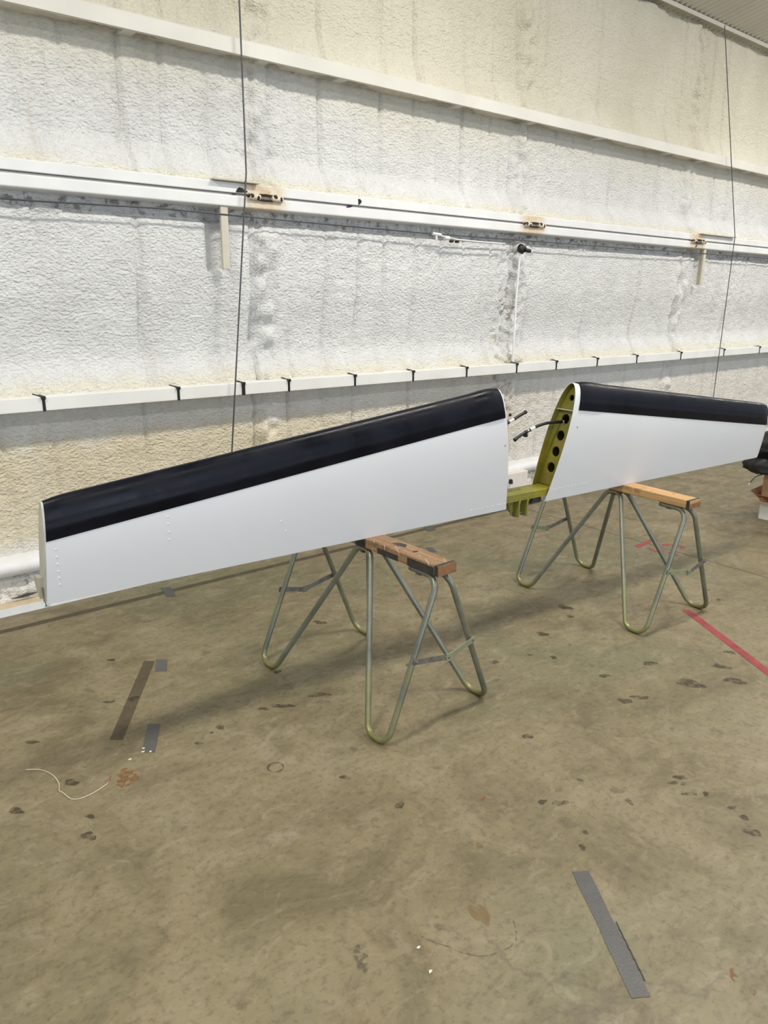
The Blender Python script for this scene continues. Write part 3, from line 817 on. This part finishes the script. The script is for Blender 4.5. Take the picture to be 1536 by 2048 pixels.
# stencilled part marks on the web
bm = bmesh.new()
for r_ in range(2):
    for i in range(7):
        x = 1.90+i*0.014+0.004*r_; y = ta+0.045+r_*0.016
        box(bm, x, x+random.uniform(0.004, 0.010), y, y+0.008, 0.0602, 0.0606)
obj('stencil_mark', bm, 'dark', spar)

def rivet(hf, w, z):
    p = hf.pt(w, hf.h(w)-z, -1); o = link('rivet', RV_W, 'white', STAB); o.location = p
for z in (0.170, 0.147, 0.124, 0.101, 0.080, 0.058): rivet(LH, 0.984-0.10*(0.17-z)*0.4, z)
for z in (0.215, 0.192, 0.165, 0.140): rivet(LH, 0.80, z)
for w, z in ((0.585, 0.135), (0.575, 0.095)): rivet(LH, w, z)
for s in (1.845, 1.828, 1.815, 1.803, 1.775, 1.745, 1.715, 1.690, 1.672, 1.655): rivet(LH, (1.855-s)/1.855, 0.030)
for s in (2.120, 2.140, 2.158, 2.172, 2.186, 2.200, 2.225, 2.250, 2.275, 2.300, 2.318, 2.336, 2.354): rivet(RH, (s-2.10)/1.768, 0.052)
# single dark fastener near each root
for hf, w, z in ((LH, 0.010, 0.292), (RH, 0.030, 0.330)):
    bm = bmesh.new(); p = hf.pt(w, hf.h(w)-z, -1); tube(bm, [p+Vector((0, 0.002, 0)), p+Vector((0, -0.0015, 0))], 0.0026, 8); obj('screw', bm, 'dark', STAB)

# elevator hinge bracket under the spar
br = bpy.data.objects.new('hinge_bracket', None); COL.objects.link(br); br.parent = STAB
for sx in (1.932, 1.982):
    bm = bmesh.new(); prism(bm, [(ta+0.004, 0.026), (ta+0.092, 0.026), (ta+0.065, -0.03), (ta+0.030, -0.052), (ta+0.006, -0.050), (ta-0.002, -0.035)], 'x', sx-0.0025, sx+0.0025)
    obj('lug', bm, 'primer', br)
    bm = bmesh.new(); prism(bm, [(sx-0.003, 0.030), (sx+0.012, 0.030), (sx+0.004, 0.010), (sx+0.004, -0.048), (sx-0.003, -0.050)], 'y', ta-0.004, ta-0.001)
    obj('lug_flange', bm, 'primer', br)
bm = bmesh.new(); prism(bm, [(1.896, 0.026), (1.930, 0.026), (1.930, -0.050), (1.918, -0.044)], 'y', ta+0.030, ta+0.034); obj('gusset', bm, 'primer', br)
tubeobj('hinge_pin', [(1.926, ta+0.02, -0.036), (1.990, ta+0.02, -0.036)], 0.006, 'steel', br)
tubeobj('stop_bushing', [(2.052, ta+0.05, 0.004), (2.105, ta+0.05, 0.004)], 0.020, 'dark', STAB, 14)
# tip hinge fittings
bm = bmesh.new()
prism(bm, [(0.006, 0.050), (0.030, 0.045), (0.026, 0.0), (0.014, -0.010), (0.004, -0.006), (0.0, 0.01)], 'x', -0.002, 0.003); obj('tip_hinge', bm, 'steel', STAB)
tubeobj('tip_hinge_pin', [(-0.003, 0.012, -0.003), (0.012, 0.010, -0.003)], 0.008, 'white', STAB)
bm = bmesh.new(); prism(bm, [(0.030, 0.075), (0.078, 0.070), (0.092, 0.045), (0.060, 0.020), (0.030, 0.010)], 'x', -0.010, 0.004); obj('balance_arm', bm, 'fitting', STAB)
bm = bmesh.new(); prism(bm, [(0.008, 0.045), (0.030, 0.040), (0.024, 0.0), (0.010, -0.008), (0.0, 0.004)], 'x', 3.850, 3.856); obj('tip_hinge', bm, 'steel', STAB)

# de-icer hoses
def bez(p, n=24):
    p = [Vector(q) for q in p]; out = []
    for i in range(len(p)-1):
        a = p[max(i-1, 0)]; b = p[i]; c = p[i+1]; d = p[min(i+2, len(p)-1)]
        for k in range(n//4):
            t = k/(n//4)
            out.append(0.5*((2*b)+(c-a)*t+(2*a-5*b+4*c-d)*t*t+(3*b-a-3*c+d)*t**3))
    out.append(p[-1]); return out
hp = bez([(2.30, 0.045, 0.338), (2.225, 0.042, 0.343), (2.169, 0.04, 0.346), (2.121, 0.04, 0.347), (2.071, 0.04, 0.341), (2.028, 0.04, 0.331), (1.992, 0.04, 0.319), (1.96, 0.04, 0.308), (1.925, 0.04, 0.291)])
hR = tubeobj('deicer_hose', hp, 0.0068, 'black', STAB); hR['label'] = 'black hose out of the right root rib'
tubeobj('hose_label', [(2.040, 0.04, 0.3345), (2.014, 0.04, 0.3265)], 0.0073, 'label', hR)
tubeobj('hose_clamp', [(1.993, 0.04, 0.3195), (1.984, 0.04, 0.3165)], 0.0085, 'black', hR)
bm = bmesh.new(); box(bm, 1.980, 1.992, 0.030, 0.048, 0.298, 0.312, 0.001); obj('clamp_screw', bm, 'black', hR)
tubeobj('clip', [(1.997, 0.031, 0.3275), (1.992, 0.031, 0.3255)], 0.004, 'label', hR)
tubeobj('hose_end', [(1.931, 0.04, 0.294), (1.922, 0.04, 0.2895)], 0.0084, 'black', hR)
tubeobj('drain_line', [(2.235, 0.035, 0.330), (2.222, 0.034, 0.338), (2.216, 0.033, 0.350)], 0.003, 'label', hR, 6)
hp = bez([(1.74, 0.05, 0.325), (1.80, 0.05, 0.340), (1.865, 0.05, 0.360), (1.905, 0.05, 0.373), (1.942, 0.05, 0.387), (1.989, 0.05, 0.405)])
hL = tubeobj('deicer_hose', hp, 0.0068, 'black', STAB); hL['label'] = 'black hose out of the left root'
tubeobj('hose_label', [(1.893, 0.05, 0.3690), (1.919, 0.05, 0.3780)], 0.0073, 'label', hL)
tubeobj('hose_end', [(1.983, 0.05, 0.4027), (1.992, 0.05, 0.4062)], 0.0082, 'black', hL)

# ------------------------------------------------------------------ sawhorses
def sawhorse(loc, az, label, wood, bl, bw, charred):
    t = thing('sawhorse', label, 'sawhorse', (loc[0], loc[1], 0), az, 'bent tube sawhorses')
    TOP = 0.62; TH = 0.038
    # beam with two drilled holes
    me = bpy.data.meshes.new('beam'); bm = bmesh.new(); box(bm, -bl, bl, -bw, bw, TOP-TH, TOP, 0.0035); bm.to_mesh(me); bm.free()
    b = link('beam', me, wood, t)
    holes = ((0.255, 0.004), (-0.255, 0.0)) if charred else ((0.30, 0.016), (-0.28, 0.0))
    cb = bmesh.new()
    for hx, hv in holes: tube(cb, [(hx, hv, TOP-0.025), (hx, hv, TOP+0.02)], 0.011 if charred else 0.006, 16)
    cme = bpy.data.meshes.new('hole'); bmesh.ops.recalc_face_normals(cb, faces=cb.faces); cb.to_mesh(cme); cb.free()
    cme.materials.append(M['char'])
    cut = bpy.data.objects.new('hole', cme); COL.objects.link(cut); cut.parent = t
    md = b.modifiers.new('drill', 'BOOLEAN'); md.object = cut; md.operation = 'DIFFERENCE'; md.solver = 'EXACT'
    bpy.context.view_layer.update()
    nm = bpy.data.meshes.new_from_object(b.evaluated_get(bpy.context.evaluated_depsgraph_get()))
    b.modifiers.clear(); b.data = nm; nm.name = 'beam'
    bpy.data.objects.remove(cut)
    # dark painted bands near the ends and dark blotches
    e = 0.0006
    for s in (-1, 1):
        bm = bmesh.new(); x0, x1 = sorted((s*(bl-0.020), s*(bl-0.001)))
        box(bm, x0, x1, -bw-e, bw+e, TOP-TH-e, TOP+e, 0.003); obj('end_band', bm, 'char', t)
        bm = bmesh.new(); x0, x1 = sorted((s*(bl-0.002), s*(bl+0.0006)))
        box(bm, x0, x1, -bw+0.001, bw-0.001, TOP-TH+0.001, TOP-(0.001 if charred else 0.014)); obj('end_grain', bm, 'endgrain', t)
    if charred:
        blob('oil_blot', 0.165, 0.012, 0.032, 0.014, 0.3, 'char', 5, TOP+0.0006, 18, t)
        for x0, x1 in ((0.10, 0.215), (0.265, 0.40), (-0.03, 0.03)):
            bm = bmesh.new(); box(bm, x0, x1, -bw-e, -bw+0.002, TOP-TH, TOP-(0.016 if x0 == 0.10 else 0.008)); obj('dark_smear', bm, 'char', t)
    # two W-shaped side frames
    def Q(u, q, s): return (u, s*(0.026+0.229*q), 0.5695+(0.0112-0.5695)*q)
    for s in (-1, 1):
        pts = [Q(0.275, 0, s), Q(0.405, 0, s), Q(0.410, 1, s), Q(0.305, 1, s), Q(0.038, 0, s),
               Q(-0.038, 0, s), Q(-0.305, 1, s), Q(-0.410, 1, s), Q(-0.405, 0, s), Q(-0.275, 0, s)]
        r = [0, 0.055, 0.050, 0.050, 0.045, 0.045, 0.050, 0.050, 0.055, 0]
        fr = tubeobj('side_frame', fillet(pts, r, 8), 0.0112, 'tube', t, 12)
        for sg in (-1, 1):
            a = Vector(Q(sg*0.276, 0, s)); b2 = a-Vector((sg*0.014, 0, 0))
            bm = bmesh.new(); tube(bm, [a, b2], [0.0118, 0.0105], 12); obj('tube_plug', bm, 'steel', fr, 60)
            bm = bmesh.new(); box(bm, sg*0.315-0.012, sg*0.315+0.012, s*0.026-0.014, s*0.026+0.014, 0.5575, 0.5605, 0.001); obj('tube_strap', bm, 'steel', fr)
        bm = bmesh.new(); box(bm, -0.012, 0.012, s*0.026-0.014, s*0.026+0.014, 0.5565, 0.5600, 0.001); obj('tube_strap', bm, 'steel', fr)
    # folding spreader bars at both ends
    for sg in (-1, 1):
        def W(v, z, o=0.0): return Vector((sg*(0.4075+0.0155+o), v, z))
        q = 0.49; zb = 0.5695+(0.0112-0.5695)*q; vb = 0.026+0.229*q
        def bar(p, r_, mat, o):
            bm = bmesh.new(); d = (r_-p).normalized(); n = Vector((0, -d.z, d.y)); hw = 0.0105
            cs = [p-d*0.012+n*hw, r_+d*0.012+n*hw, r_+d*0.012-n*hw, p-d*0.012-n*hw]
            A = [bm.verts.new(c+Vector((sg*(o-0.0015), 0, 0))) for c in cs]; B = [bm.verts.new(c+Vector((sg*(o+0.0015), 0, 0))) for c in cs]
            bm.faces.new(A); bm.faces.new(B[::-1])
            for i in range(4): bm.faces.new((A[i], B[i], B[(i+1) % 4], A[(i+1) % 4]))
            return obj('spreader_bar', bm, mat, t)
        mid = W(0.016*sg, zb-0.030)
        b1 = bar(W(-vb, zb), mid, 'steel' if charred else 'olive', 0.0)
        b2 = bar(mid, W(vb, zb), 'olive' if (charred and sg > 0) else 'steel', 0.0034)
        bm = bmesh.new(); d = 0.017
        box(bm, mid.x+sg*0.0052-0.001, mid.x+sg*0.0052+0.001, mid.y-d*0.6, mid.y+d, mid.z-0.015, mid.z+0.015, 0.0006); obj('joint_plate', bm, 'olive' if sg > 0 else 'steel', b2)
        for par, p in ((b1, W(-vb, zb)), (b2, W(vb, zb)), (b2, mid)):
            bm = bmesh.new(); tube(bm, [p+Vector((-sg*0.018, 0, 0)) if p is not mid else p, p+Vector((sg*0.009, 0, 0))], 0.0048, 8); obj('pivot_bolt', bm, 'steel', par, 60)
    return t
H1 = sawhorse((1.675, 2.145), math.radians(-88.6), 'nearer bent tube sawhorse with scuffed dark beam under the left tailplane half', 'wood1', 0.421, 0.0450, True)
H2 = sawhorse((3.200, 2.075), math.radians(-93.2), 'farther bent tube sawhorse with clean pale wooden beam under the right tailplane half', 'wood2', 0.425, 0.0440, False)

# ------------------------------------------------------------------ things on the floor
def strip(name, pts, mat, label, cat, z=0.0004, th=0.0005, group=None, jag=0.0):
    """thin strip of tape: four corners a,b (one end) c,d (other end), subdivided lengthways"""
    a, b, c, d = [Vector((*p, 0)) for p in pts]; n = 10
    bm = bmesh.new(); top = []; bot = []
    r = random.Random(len(label))
    for i in range(n+1):
        t = i/n
        p = a.lerp(d, t); q = b.lerp(c, t)
        j1 = (q-p)*jag*r.uniform(-1, 1); j2 = (q-p)*jag*r.uniform(-1, 1)
        lift = 0.0006*abs(math.sin(i*1.7))*(1 if jag else 0)
        top.append((bm.verts.new(p+j1+Vector((0, 0, z+th+lift))), bm.verts.new(q+j2+Vector((0, 0, z+th+0.4*lift)))))
        bot.append((bm.verts.new(p+j1+Vector((0, 0, z))), bm.verts.new(q+j2+Vector((0, 0, z)))))
    for i in range(n):
        bm.faces.new((top[i][0], top[i][1], top[i+1][1], top[i+1][0])); bm.faces.new((bot[i][1], bot[i][0], bot[i+1][0], bot[i+1][1]))
        bm.faces.new((top[i][0], top[i+1][0], bot[i+1][0], bot[i][0])); bm.faces.new((top[i+1][1], top[i][1], bot[i][1], bot[i+1][1]))
    bm.faces.new((top[0][0], bot[0][0], bot[0][1], top[0][1])); bm.faces.new((top[n][1], bot[n][1], bot[n][0], top[n][0]))
    o = obj(name, bm, mat); return tag(o, label, cat, group)
strip('floor_tape', [(1.462, 0.971), (1.500, 0.945), (1.293, 0.625), (1.256, 0.649)], 'tape', 'long wrinkled grey duct tape strip alone on the foreground floor', 'tape', jag=0.03)
bm = bmesh.new()
for k in range(6):
    t_ = k/6; p = Vector((1.41, 0.795)).lerp(Vector((1.318, 0.655)), t_)
    tube(bm, [(p.x, p.y, 0.0018), (p.x-0.016, p.y-0.022, 0.0024)], 0.0016, 5)
fold = obj('tape_fold', bm, 'tape_dull', bpy.data.objects['floor_tape'])
strip('floor_tape', [(1.065, 2.841), (1.103, 2.811), (1.060, 2.716), (1.019, 2.742)], 'tape', 'small grey tape square touching the far end of the brown residue', 'tape')
strip('floor_tape', [(0.843, 2.381), (0.880, 2.352), (0.793, 2.197), (0.757, 2.225)], 'tape', 'grey tape rectangle with paint flakes beside the near end of the residue', 'tape')
strip('tape_residue', [(1.019, 2.859), (1.056, 2.831), (0.735, 2.337), (0.698, 2.366)], 'residue', 'long brown translucent strip of old tape residue on floor', 'residue', 0.0003, 0.0003)
strip('line_tape', [(-1.5, 3.556), (-1.5, 3.514), (6.5, 3.497), (6.5, 3.540)], 'wallline', 'worn brown tape line on the floor along the wall', 'tape', 0.0003, 0.0003)
strip('floor_tape', [(1.405, 3.600), (1.452, 3.580), (1.425, 3.448), (1.381, 3.465)], 'tape_dull', 'dark grey tape patch across the brown wall line, below the left half', 'tape', 0.0012)
strip('floor_tape', [(3.244, 3.565), (3.316, 3.552), (3.273, 3.466), (3.206, 3.476)], 'tape_dull', 'dark grey tape patch across the brown wall line behind nearer sawhorse beam', 'tape', 0.0012)
strip('floor_tape', [(2.965, 3.240), (3.005, 3.222), (2.972, 3.130), (2.932, 3.150)], 'tape_dull', 'dull grey tape patch on bare floor beyond the nearer sawhorse beam', 'tape')
strip('red_tape', [(3.346, 1.733), (3.382, 1.713), (2.650, 0.478), (2.612, 0.500)], 'red', 'red tape line running to the right edge from the farther sawhorse', 'tape', jag=0.03)
GR = 'torn red tape scraps'; RL = 'small torn scrap of red tape on floor behind the farther sawhorse legs'
for i, q in enumerate(([(4.041, 2.468), (4.20, 2.470), (4.19, 2.433), (4.026, 2.427)], [(4.215, 2.475), (4.282, 2.455), (4.285, 2.430), (4.22, 2.448)],
          [(4.205, 2.375), (4.268, 2.355), (4.262, 2.335), (4.200, 2.350)], [(4.262, 2.330), (4.296, 2.280), (4.276, 2.268), (4.245, 2.320)],
          [(4.240, 2.275), (4.286, 2.268), (4.282, 2.250), (4.231, 2.251)], [(4.070, 2.395), (4.092, 2.380), (4.066, 2.305), (4.046, 2.315)],
          [(4.085, 2.330), (4.135, 2.310), (4.130, 2.292), (4.080, 2.310)], [(4.095, 2.265), (4.130, 2.240), (4.100, 2.190), (4.078, 2.215)])):
    strip('red_tape_scrap', q, 'red', RL if i else 'largest red tape scrap, a short bar on floor behind the farther sawhorse', 'tape', group=GR, jag=0.12)
sp = bez([(0.424, 2.361, 0.0022), (0.461, 2.332, 0.0022), (0.483, 2.281, 0.0022), (0.487, 2.223, 0.0022), (0.477, 2.184, 0.0022), (0.482, 2.168, 0.0022), (0.497, 2.114, 0.0022), (0.538, 2.104, 0.0022), (0.587, 2.117, 0.0022), (0.612, 2.131, 0.0022), (0.626, 2.156, 0.0022)])
t = thing('string', 'pale loose string curled on the floor at left', 'string', (0, 0, 0))
tubeobj('strand', sp, 0.0013, 'string', t, 5)
tubeobj('frayed_end', [(0.608, 2.128, 0.0025), (0.618, 2.141, 0.0025), (0.630, 2.163, 0.0025)], [0.0018, 0.003, 0.002], 'cardred', t, 6)
FL = ((0.711, 2.208, 'cream paint flake on the floor above the rust stain'), (0.771, 2.241, 'cream paint flake on the left edge of a grey tape rectangle'),
      (0.762, 2.223, 'cream paint flake on the near left corner of a grey tape rectangle'), (0.782, 2.209, 'cream paint flake on the near edge of a grey tape rectangle'),
      (0.972, 1.045, 'bright cream paint flake inside the tide mark stain in the foreground'), (0.948, 0.978, 'tiny cream paint flake just below the tide mark stain'))
for i, (x, y, lab) in enumerate(FL):
    bm = bmesh.new(); r = random.Random(i)
    prism(bm, [(x+0.0055*r.uniform(0.6, 1.3)*math.cos(a), y+0.0038*r.uniform(0.6, 1.3)*math.sin(a)) for a in np.linspace(0, 2*PI, 8)[:-1]], 'z', 0.0012, 0.0035)
    tag(obj('paint_flake', bm, 'crumb'), lab, 'flake', 'paint flakes on the floor')

# things stacked at the right edge
o = boxobj('foam_block', (5.285, 5.80, 1.86, 2.275, 0.0, 0.128), 'styro', None, 0.006)
tag(o, 'white foam block on the floor at the right edge under the cardboard', 'block')
t = thing('cardboard_tray', 'torn reddish cardboard tray on the white foam block', 'cardboard', (5.30, 1.90, 0.1285))
boxobj('tray_base', (0.0, 0.46, 0.0, 0.39, 0.0, 0.012), 'cardred', t, 0.001)
for pts in ([(0.0, 0.33, 0.012), (0.0, 0.20, 0.012), (-0.085, 0.24, 0.060), (-0.055, 0.40, 0.052)], [(0.0, 0.19, 0.012), (0.0, 0.02, 0.012), (-0.05, 0.0, 0.058), (-0.055, 0.22, 0.066)], [(0.01, 0.391, 0.008), (0.20, 0.391, 0.008), (0.18, 0.46, 0.070), (-0.02, 0.45, 0.064)]):
    bm = bmesh.new(); A = [bm.verts.new(p) for p in pts]; B = [bm.verts.new((p[0], p[1], p[2]+0.005)) for p in pts]
    bm.faces.new(A); bm.faces.new(B[::-1])
    for i in range(4): bm.faces.new((A[i], B[i], B[(i+1) % 4], A[(i+1) % 4]))
    obj('flap', bm, 'cardred', t)
boxobj('torn_strip', (-0.06, -0.001, 0.30, 0.375, 0.0, 0.010), 'card', t, 0.001)
t = thing('cardboard_box', 'brown cardboard box under the black plastic bundle at right edge', 'box', (5.305, 1.93, 0.1415))
boxobj('carton', (0.0, 0.42, 0.0, 0.355, 0.0, 0.225), 'card', t, 0.004)
boxobj('lid_seam', (-0.001, 0.421, 0.172, 0.180, 0.2251, 0.2262), 'cardred', t, 0)
t = thing('plastic_bundle', 'bulky black plastic bundle piled on the cardboard box behind the right tip', 'bundle', (5.42, 2.13, 0.369))
bm = bmesh.new(); bmesh.ops.create_icosphere(bm, subdivisions=4, radius=1.0)
for v in bm.verts:
    p = v.co.copy(); f = 1+0.10*math.sin(p.x*7+p.z*3)+0.08*math.sin(p.y*9+1)+0.05*math.sin(p.z*17+p.x*5)
    z = p.z*0.150*f+0.128
    v.co = Vector((p.x*0.23*f, p.y*0.265*f, max(z, 0.0)))
obj('wrapped_body', bm, 'black', t, 60)
bm = bmesh.new(); bmesh.ops.create_icosphere(bm, subdivisions=3, radius=1.0)
for v in bm.verts:
    p = v.co.copy(); f = 1+0.14*math.sin(p.x*6+p.y*4)+0.07*math.sin(p.z*11)
    v.co = Vector((-0.13+p.x*0.10*f, 0.16+p.y*0.13*f, 0.02+p.z*0.065*f))
    if v.co.x > -0.118 and v.co.y < 0.158: v.co.z = max(v.co.z, 0.001)
obj('hanging_fold', bm, 'black', t, 60)
tubeobj('strap', [(-0.235, 0.05, 0.10), (-0.16, -0.10, 0.27), (0.0, -0.2, 0.27)], 0.010, 'creampaint', t)
tubeobj('wire', bez([(-0.125, 0.10, -0.005), (-0.138, 0.12, -0.03), (-0.15, 0.19, -0.065), (-0.155, 0.225, -0.115)]), 0.0035, 'cable', t, 6)
tubeobj('wire_tip', [(-0.1555, 0.226, -0.117), (-0.157, 0.232, -0.130)], 0.0055, 'label', t, 6)
